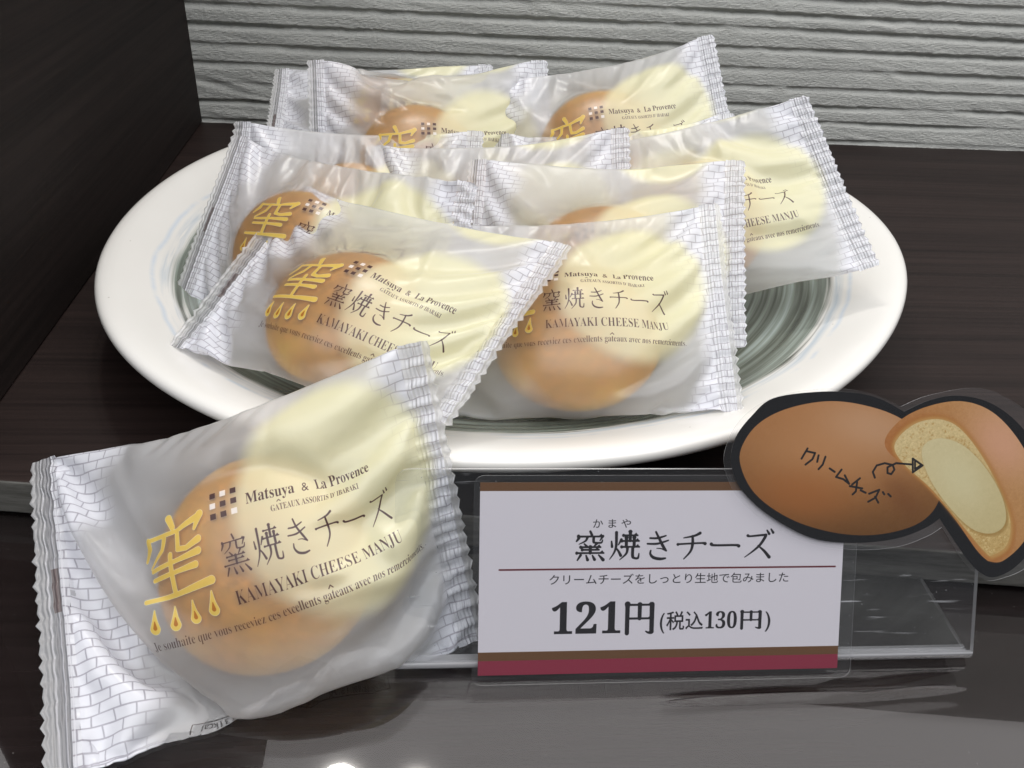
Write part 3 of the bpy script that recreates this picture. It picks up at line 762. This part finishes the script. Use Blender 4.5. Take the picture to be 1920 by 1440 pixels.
# corners: pixel of each visible corner with its distance; TL, TR, BR, BL
def cor(px, dist): return [CAM+ray(np.array(q, float))*t for q, t in zip(px, dist)]
def dist_of(P): return float((np.array(P)-CAM)@fw)
BAGS = [
 ('front', [(60, 868), (800, 638), (903, 1195), (95, 1470)], [(-.130, .222, .012), (-.005, .212, .072), (.0149, .172, -.0135), (-.093, .133, -.0135)], 11, dict(bun_uv=(.53, .56), bun_r=.0325, bow=(.010, .012), du=.045, dv=-.02),
  'frosted wrapped bun lying on the counter, leaning on the front of the plate rim'),
 ('b', [(555, 345), (1072, 462), (837, 797), (318, 645)], [(-.056, .337, .066), (.044, .273, .074), (.005, .206, .043), (-.096, .27, .034)], 22, dict(bun_uv=(.49, .65), bun_r=.0285, dv=.15, du=.045),
  'wrapped bun slanting down to the left, partly covered by the bun on the counter'),
 ('c', [(790, 420), (1347, 383), (1392, 770), (745, 775)], [(-.009, .315, .060), (.107, .300, .076), (.104, .228, .033), (-.013, .243, .019)], 33, dict(bun_uv=(.53, .665), bun_r=.0295, dv=.03, du=-.03),
  'wrapped bun at the front right of the pile, lower edge over the dark green swirl'),
 ('d', [(882, 300), (1395, 302), (1397, 650), (850, 640)], [(.014, .369, .066), (.129, .340, .080), (.116, .270, .035), (.002, .299, .021)], 44, dict(dv=.15, bun_uv=(.5, .62)),
  'wrapped bun just behind the front right one, only creased upper edge and end seals showing'),
 ('e', [(1025, 280), (1512, 180), (1648, 497), (1110, 610)], [(.047, .356, .075), (.162, .372, .099), (.181, .306, .050), (.065, .291, .026)], 55, dict(bun_uv=(.47, .60), dv=.07),
  'wrapped bun at the far right of the pile, brick-printed seal over the plate rim'),
 ('f', [(440, 252), (890, 345), (850, 660), (318, 578)], [(-0.088, 0.372, 0.074), (0.018, 0.316, 0.08), (-0.007, 0.262, 0.026), (-0.113, 0.318, 0.016)], 66, dict(bun_uv=(.40, .60), bun_r=.028),
  'wrapped bun at the far left, its gold character half covered by the neighbouring seal'),
 ('g', [(442, 229), (906, 247), (885, 545), (405, 530)], [(-0.099, 0.43, 0.06), (0.023, 0.421, 0.063), (0.018, 0.35, 0.013), (-0.103, 0.36, 0.01)], 77, dict(dv=.12, bun_h=.009, bun_uv=(.5, .6)),
  'wrapped bun behind the far left one, only its raised upper fold showing'),
 ('h', [(690, 275), (1178, 240), (1190, 550), (660, 565)], [(-0.033, 0.398, 0.060), (0.085, 0.375, 0.080), (0.084, 0.325, 0.030), (-0.038, 0.342, 0.012)], 88, dict(dv=.12, bun_h=.009, bun_uv=(.5, .62)),
  'wrapped bun buried mid-pile, its two seals peeping out above the creased one'),
 ('i', [(928, 252), (1376, 212), (1400, 510), (915, 545)], [(0.029, 0.44, 0.055), (0.147, 0.417, 0.077), (0.143, 0.35, 0.024), (0.026, 0.372, 0.002)], 99, dict(dv=.12, bun_h=.009, bun_uv=(.5, .6)),
  'wrapped bun between the back right and far right ones, only a thin strip visible'),
 ('j', [(577, 113), (1025, 113), (1048, 400), (585, 410)], [(-0.064, 0.444, 0.087), (0.055, 0.449, 0.091), (0.059, 0.387, 0.034), (-0.059, 0.382, 0.03)], 111, dict(bun_uv=(.44, .66), bow=(.020, .002), dv=.14),
  'wrapped bun on top at the back left, its upper edge sagging between raised corners'),
 ('k', [(517, 130), (922, 122), (945, 275), (494, 285)], [(-.088, .486, .071), (.030, .494, .076), (.036, .412, .061), (-.082, .404, .052)], 122, dict(bun_h=.008, dv=.16),
  'rearmost wrapped bun, its left seal and a corner sticking out behind the back left one'),
 ('l', [(900, 160), (1336, 65), (1400, 370), (930, 450)], [(0.019, 0.442, 0.079), (0.134, 0.431, 0.11), (0.144, 0.371, 0.053), (0.029, 0.382, 0.021)], 133, dict(bun_uv=(.47, .55), dv=.05),
  'highest wrapped bun, at the back right, seal corner reaching up in front of the wall'),
]
for nm, px, P3, seed, kw, lab in BAGS:
    K4 = cor(px, [dist_of(q) for q in P3])
    if nm == 'front':
        K4[3] = on_z(np.array(px[3], float), -.0132); K4[2] = on_z(np.array(px[2], float), -.0128)
    if nm == 'e': K4 = [CAM+(q-CAM)*f for q, f in zip(K4, (1.11, 1.0, 1.0, 1.11))]
    if nm == 'i': K4 = [CAM+(q-CAM)*f for q, f in zip(K4, (.93, .93, .97, .97))]
    if nm == 'g': K4 = [CAM+(q-CAM)*f for q, f in zip(K4, (.955, .955, 1, 1))]
    if nm == 'd': K4 = [CAM+(q-CAM)*f for q, f in zip(K4, (.985, .97, .97, .985))]
    build_bag(K4, seed, lab, **kw)

# ------------------------------------------------------------------ acrylic stand, price card, picture tag
SO = np.array([-.0112, .1600, ZC+.0006]); SX = np.array([1., 0, 0]); SY = np.array([0, .030, .0526]); SY /= np.linalg.norm(SY); SN = np.cross(SX, SY)   # SN faces the viewer
def st_of(px, lift=0.0):
    o = SO+SN*lift; Q = on_plane(np.array(px, float), o, SN)-o
    return np.stack([Q@SX, Q@SY], -1)
def slab(name, st, lift, thick, mats, parent, uv=None, smooth=False):
    """flat piece on the stand's plane: outline st, from lift to lift+thick towards the viewer"""
    st = np.asarray(st); n = len(st)
    lo = SO+st[:, :1]*SX+st[:, 1:]*SY+SN*lift; hi = lo+SN*thick
    Fc = [list(range(n))[::-1], list(range(n, 2*n))]+[[i, (i+1) % n, n+(i+1) % n, n+i] for i in range(n)]
    U = None if uv is None else np.vstack([uv, uv])
    return mesh_obj(name, np.vstack([lo, hi]), Fc, mats, parent, uvs=U, smooth=False, mi=[0, 0]+[len(mats)-1]*n)
def rounded(x0, y0, x1, y1, r, corners=(1, 1, 1, 1)):
    out = []
    for (cx, cy, a0, on) in ((x0+r, y0+r, 180, corners[0]), (x1-r, y0+r, 270, corners[1]), (x1-r, y1-r, 0, corners[2]), (x0+r, y1-r, 90, corners[3])):
        if on: out += [(cx+r*math.cos(math.radians(a0+k*15)), cy+r*math.sin(math.radians(a0+k*15))) for k in range(7)]
        else: out.append({180: (x0, y0), 270: (x1, y0), 0: (x1, y1), 90: (x0, y1)}[a0])
    return out
SW = .1786; SHt = float(st_of([(1000, 878)])[0][1])
stand = empty('card_stand', tuple(SO+SX*SW/2))
tag(stand, 'clear scratched acrylic stand holding the price card on the counter', 'card stand')
slab('front_panel', rounded(0, .0035, SW, SHt, .004, (0, 0, 1, 1)), 0, .0016, [M_ACRYL, M_ACEDGE], stand)
# bend and foot: swept profile
def foot():
    pr = []; R_ = .0035
    ylen = .046; zt = .0016
    top = SO+SY*.0035
    a0 = math.atan2(SY[2], SY[1])
    outer, inner = [], []
    c0 = np.array([SO[1]+.0042, SO[2]+.0034])
    for k in range(9):
        a = math.radians(270)-(k/8)*(math.pi-a0+0*math.pi)*1.0+0
        pass
    # simple rounded L: arc from the foot's underside up to the panel
    pts_o = [(SO[1]+ylen, SO[2]), (SO[1]+.004, SO[2])]
    for k in range(1, 7):
        t = k/7; p0 = np.array([SO[1]+.004, SO[2]]); p1 = np.array([SO[1]-.0012, SO[2]]); p2 = top[1:]+SN[1:]*.0016
        q_ = (1-t)**2*p0+2*t*(1-t)*p1+t*t*p2; pts_o.append(tuple(q_))
    pts_o.append(tuple(top[1:]+SN[1:]*.0016))
    pts_i = [tuple(top[1:])]
    for k in range(1, 7):
        t = k/7; p0 = top[1:]; p1 = np.array([SO[1]+.0014, SO[2]+.0016]); p2 = np.array([SO[1]+.005, SO[2]+.0016])
        pts_i.append(tuple((1-t)**2*p0+2*t*(1-t)*p1+t*t*p2))
    pts_i += [(SO[1]+.005, SO[2]+.0016), (SO[1]+ylen, SO[2]+.0016)]
    loop = pts_o+pts_i; n = len(loop)
    V = [(SO[0], y, z) for y, z in loop]+[(SO[0]+SW, y, z) for y, z in loop]
    Fc = [[i, (i+1) % n, n+(i+1) % n, n+i] for i in range(n)]
    caps = []
    m2 = len(pts_o)
    for s_ in (0, n):
        for i in range(m2-1):
            caps.append([s_+i, s_+i+1, s_+n-2-i, s_+n-1-i] if n-2-i > i+1 else [s_+i, s_+i+1, s_+n-1-i])
    mi = [1 if (1 <= i < m2-1 or i >= m2) and abs(loop[i][0]-SO[1]) < .006 else 0 for i in range(n)]+[1]*len(caps)
    mi[n-1] = 1; mi[n-2] = 0; mi[0] = 0
    mesh_obj('foot', V, Fc+caps, [M_ACRYL, M_ACEDGE], stand, mi=mi)
foot()

# price card print
c00 = st_of([(903, 1270)], .0024)[0]; c01 = st_of([(893, 905)], .0024)[0]; c10 = st_of([(1570, 1250)], .0024)[0]
cx0 = (c00[0]+c01[0])/2; cy0 = (c00[1]+c10[1])/2; cx1 = c10[0]; cy1 = c01[1]
CWp = 1500; CHp = int(CWp*(cy1-cy0)/(cx1-cx0))
cc_ = Canvas(CWp, CHp, srgb(206, 202, 209), 1)
def cpx(q):   # photo pixel -> card print pixel
    s_ = st_of([q], .0024)[0]; return ((s_[0]-cx0)/(cx1-cx0)*CWp, (cy1-s_[1])/(cy1-cy0)*CHp)
BRN = srgb(96, 66, 40); RED = srgb(128, 40, 60); BLK = srgb(28, 26, 30)
def fill(y0, y1, c): cc_.poly([(-5, y0), (CWp+5, y0), (CWp+5, y1), (-5, y1)], c)
fill(-5, cpx((900, 921))[1], BRN); yb1, yb2 = cpx((903, 1224))[1], cpx((903, 1240))[1]
fill(yb1, yb2+2, BRN); fill(yb2, CHp+5, RED)
a_, b_ = cpx((936, 1073)), cpx((1566, 1058)); ym = (a_[1]+b_[1])/2
cc_.stroke([(a_[0], ym), (b_[0], ym)], 7, srgb(92, 38, 44))
t0, t1 = cpx((1075, 1052)), cpx((1452, 1040)); tt = cpx((1090, 998))
gw = (t1[0]-t0[0])/6; gh = (t0[1]-tt[1])*1.0
for i, ch in enumerate('窯焼きチーズ'):
    put_glyph(cc_, ch, t0[0]+i*gw+3, tt[1]-3, gw*.93, gh*1.03, BLK, 1.25, 1, 1.15)
k0, k1 = cpx((1112, 990)), cpx((1183, 988))
put_text(cc_, 'か ま や', k0[0], k1[0], k0[1]-2, 41, BLK, 0)
l0, l1 = cpx((1030, 1099)), cpx((1478, 1092))
put_text(cc_, 'クリームチーズをしっとり生地で包みました', l0[0], l1[0], (l0[1]+l1[1])/2-6, 46, BLK, 0)
n0, n1 = cpx((1034, 1190)), cpx((1163, 1186))
put_text(cc_, serif('121'), n0[0], n1[0], n0[1]-2, 182, BLK, .004)
e0, e1 = cpx((1166, 1130)), cpx((1232, 1186))
put_glyph(cc_, '円', e0[0], n0[1]-2-136, (e1[0]-e0[0]), 142, BLK, 1.15)
put_text(cc_, '(', cpx((1237, 1180))[0], cpx((1246, 1180))[0], n0[1]-18, 90, BLK, .01)
put_text(cc_, '税込', cpx((1249, 1180))[0], cpx((1318, 1180))[0], n0[1]-17, 84, BLK, .008)
put_text(cc_, serif('130'), cpx((1321, 1180))[0], cpx((1381, 1180))[0], n0[1]-14, 100, BLK, 0)
e2 = cpx((1384, 1140))[0]; e3 = cpx((1432, 1180))[0]
put_glyph(cc_, '円', e2, n0[1]-14-78, e3-e2, 82, BLK, 1.2)
put_text(cc_, ')', cpx((1434, 1180))[0], cpx((1444, 1180))[0], n0[1]-18, 90, BLK, .01)
IMG_CARD = cc_.image('price_card_print')
card = empty('price_card', tuple(SO+SX*(cx0+cx1)/2+SY*cy0))
tag(card, 'white price card with brown and dark red bands, laminated, on the acrylic stand', 'price card')
M_CARD = print_mat('printed_card', IMG_CARD, .45)
def rect_uv(x0, y0, x1, y1, st):
    st = np.asarray(st); return np.stack([(st[:, 0]-x0)/(x1-x0), (st[:, 1]-y0)/(y1-y0)], -1)
st = [(cx0, cy0), (cx1, cy0), (cx1, cy1), (cx0, cy1)]
slab('printed_sheet', st, .0020, .0003, [M_CARD], card, uv=rect_uv(cx0, cy0, cx1, cy1, st))
slab('laminate', rounded(cx0-.0018, cy0-.0028, cx1+.004, cy1+.0022, .003), .0026, .0002, [M_LAM, M_LAMEDGE], card)

# picture tag
TL_ = .0036     # stands off the panel
def tp(q): return st_of([q], TL_)[0]
def smooth_loop(pts, m=6, sharp=()):
    P_ = np.array(pts, float); n = len(P_); out = []
    for i in range(n):
        p0, p1, p2, p3 = P_[(i-1) % n], P_[i], P_[(i+1) % n], P_[(i+2) % n]
        if i in sharp: p0 = p1
        if (i+1) % n in sharp: p3 = p2
        for k in range(m):
            t = k/m; out.append(.5*(2*p1+(p2-p0)*t+(2*p0-5*p1+4*p2-p3)*t*t+(3*p1-3*p2+p3-p0)*t**3))
    return out
lam_px = smooth_loop([(1357, 870), (1363, 830), (1385, 790), (1425, 757), (1480, 737), (1560, 728), (1630, 737), (1688, 762), (1740, 741), (1828, 727), (1885, 745), (1945, 790), (1990, 860), (2000, 940), (1975, 1010), (1925, 1062), (1880, 1083), (1845, 1086), (1808, 1055), (1765, 988),
                      (1735, 1006), (1680, 1025), (1600, 1030), (1510, 1015), (1430, 975), (1378, 925)], sharp=(7, 19))
blk_px = smooth_loop([(1371, 865), (1380, 820), (1410, 780), (1450, 747), (1530, 735), (1600, 736), (1650, 748), (1695, 772), (1745, 750), (1800, 742), (1860, 757), (1915, 800), (1960, 870), (1965, 950), (1940, 1020), (1905, 1062), (1870, 1081), (1845, 1078), (1815, 1050), (1762, 972),
                      (1735, 990), (1680, 1010), (1600, 1018), (1520, 1008), (1440, 965), (1388, 915)], sharp=(7, 19))
bun_px = smooth_loop([(1387, 865), (1400, 820), (1435, 785), (1490, 762), (1560, 752), (1630, 762), (1690, 785), (1750, 830), (1765, 900), (1755, 950), (1715, 985), (1640, 1003), (1560, 998), (1480, 972), (1415, 925)])
half_px = smooth_loop([(1660, 838), (1680, 795), (1730, 765), (1800, 752), (1860, 772), (1910, 825), (1940, 890), (1940, 960), (1920, 1015), (1880, 1052), (1852, 1052), (1830, 1030), (1780, 960), (1715, 890)], sharp=(10,))
crumb_px = smooth_loop([(1668, 835), (1684, 805), (1720, 782), (1765, 778), (1805, 800), (1850, 860), (1885, 930), (1902, 985), (1895, 1030), (1868, 1050), (1852, 1046), (1800, 985), (1745, 920), (1690, 870)])
fill_px = smooth_loop([(1728, 850), (1740, 828), (1770, 822), (1810, 838), (1850, 880), (1880, 935), (1885, 980), (1860, 1000), (1820, 990), (1775, 945), (1742, 895)])
Bst = np.array([tp(q) for q in lam_px]); bx0, by0 = Bst.min(0); bx1, by1 = Bst.max(0)
TGW = 1600; TGH = int(TGW*(by1-by0)/(bx1-bx0)); tg = Canvas(TGW, TGH, srgb(6, 6, 9), 1)
def tpx(q):
    s_ = tp(q); return ((s_[0]-bx0)/(bx1-bx0)*TGW, (by1-s_[1])/(by1-by0)*TGH)
def TP(l): return [tpx(q) for q in l]
def shade_poly(pts, ca, cb, direction, amp=0.0, seed=0, scale=9):
    """photographic fill: a printed picture's own tones, mottled"""
    t_ = Canvas(TGW, TGH, (0, 0, 0), 0); t_.poly(pts, (1, 1, 1), 1)
    yy, xx = np.mgrid[0:TGH, 0:TGW].astype(np.float32); d = np.array(direction, float); d /= np.linalg.norm(d)
    pr = xx*d[0]+yy*d[1]; P_ = np.array(pts)@d; f = np.clip((pr-P_.min())/(P_.max()-P_.min()), 0, 1)[..., None]
    r_ = np.random.default_rng(seed); nz = np.zeros((TGH, TGW))
    for sc_, am in ((scale, .6), (scale*3, .4)):
        g_ = r_.normal(size=(TGH//sc_+2, TGW//sc_+2)); yi = yy/sc_; xi = xx/sc_
        y0_, x0_ = yi.astype(int), xi.astype(int); fy, fx = yi-y0_, xi-x0_
        nz += am*(g_[y0_, x0_]*(1-fx)*(1-fy)+g_[y0_, x0_+1]*fx*(1-fy)+g_[y0_+1, x0_]*(1-fx)*fy+g_[y0_+1, x0_+1]*fx*fy)
    colr = np.array(ca)*(1-f)+np.array(cb)*f; colr = np.clip(colr+amp*nz[..., None], 0, 1)
    m_ = t_.a[..., None]; tg.c = tg.c*(1-m_)+colr.astype(np.float32)*m_
shade_poly(TP(bun_px), srgb(184, 124, 70), srgb(108, 68, 24), (-.05, 1), .012, 1, 5)
ins = np.array(TP(bun_px)); cen = ins.mean(0)
yy_, xx_ = np.mgrid[0:TGH, 0:TGW].astype(np.float32)
def glow(cx, cy, rx, ry, rot, col, amt, clip):
    t_ = Canvas(TGW, TGH, (0, 0, 0), 0); t_.poly(clip, (1, 1, 1), 1)
    c_, s_ = math.cos(rot), math.sin(rot); dx, dy = xx_-cx, yy_-cy
    d = np.hypot((dx*c_+dy*s_)/rx, (-dx*s_+dy*c_)/ry); g_ = np.exp(-d**2.4)*amt*t_.a
    tg.c = tg.c*(1-g_[..., None])+np.array(col, np.float32)*g_[..., None]
cA = tpx((1560, 845)); glow(cA[0], cA[1], 420, 220, .05, srgb(206, 148, 98), .8, ins)
cA = tpx((1640, 800)); glow(cA[0], cA[1], 250, 110, .25, srgb(214, 168, 130), .7, ins)
cA = tpx((1500, 930)); glow(cA[0], cA[1], 260, 120, .1, srgb(176, 104, 46), .6, ins)
hp = TP(half_px)
shade_poly(hp, srgb(186, 118, 60), srgb(204, 156, 100), (1, -.6), .02, 3, 5)
cA = tpx((1880, 830)); glow(cA[0], cA[1], 190, 120, .8, srgb(230, 172, 140), .8, hp)
cr = np.array(TP(crumb_px)); cn = cr.mean(0)
tg.poly(cr, srgb(176, 104, 40), .8, blur=8)
tg.poly((cr-cn)*.97+cn, srgb(208, 164, 96), .9, blur=7)
shade_poly((cr-cn)*.93+cn, srgb(228, 204, 148), srgb(212, 178, 112), (.6, 1), .045, 4, 3)
rc = np.random.default_rng(9)
for _ in range(420):      # crumb pores
    q_ = cn+(cr[rc.integers(len(cr))]-cn)*rc.uniform(.60, .90)
    d_ = rc.uniform(3, 9); tg.stroke([q_, q_+rc.uniform(-6, 6, 2)], d_, srgb(196, 154, 86) if rc.random() < .55 else srgb(242, 220, 160), .5)
fp = np.array(TP(fill_px)); fc_ = fp.mean(0)
tg.poly((fp-fc_)*1.02+fc_+np.array([5, 7]), srgb(170, 134, 70), .75, blur=4)
shade_poly(fp, srgb(226, 211, 162), srgb(214, 196, 142), (.6, 1), .014, 5, 4)
cA = tpx((1800, 900)); glow(cA[0], cA[1], 150, 90, .9, srgb(232, 222, 176), .6, fp)
cx_ = tpx((1690, 930)); glow(cx_[0], cx_[1], 120, 60, .8, srgb(110, 58, 20), .35, ins)
def z6(l): return [tpx((x/2.322+1340, y/2.322+820)) for x, y in l]
pen = srgb(22, 18, 20)
for l in ([(378, 92), (404, 48)], [(400, 60), (437, 68), (425, 95), (395, 118)], [(452, 78), (446, 106)], [(482, 84), (470, 118), (452, 138)], [(500, 135), (522, 150)],
          [(552, 140), (528, 172), (560, 182), (583, 200)], [(566, 165), (585, 202)], [(632, 178), (598, 205)], [(588, 212), (642, 222)], [(620, 195), (614, 235), (600, 248)], [(635, 230), (657, 241)],
          [(672, 245), (716, 228), (700, 262), (668, 280)], [(698, 258), (712, 284)], [(732, 238), (738, 248)], [(755, 246), (766, 257)],
          [(697, 175), (688, 150), (705, 122), (740, 112), (775, 120), (782, 140), (768, 160), (752, 155), (752, 130), (790, 112), (862, 118)],
          [(862, 92), (905, 122), (862, 152), (862, 92)], [(872, 105), (872, 138), (895, 122)]):
    tg.stroke(z6(l), 9, pen, .95)
tg.c *= .90
IMG_TAG = tg.image('picture_tag_print')
M_TAG = print_mat('printed_picture', IMG_TAG, .3)
tagroot = empty('picture_tag', tuple(SO+SN*TL_+SX*bx0+SY*by0))
tag(tagroot, 'laminated cut-out picture of a whole and a halved bun, black border, handwritten note', 'picture tag')
bs = np.array([tp(q) for q in blk_px])
slab('printed_picture', bs, TL_-.0003, .0003, [M_TAG], tagroot, uv=rect_uv(bx0, by0, bx1, by1, bs))
slab('laminate', Bst, TL_+.0002, .0002, [M_LAM, M_LAMEDGE], tagroot)
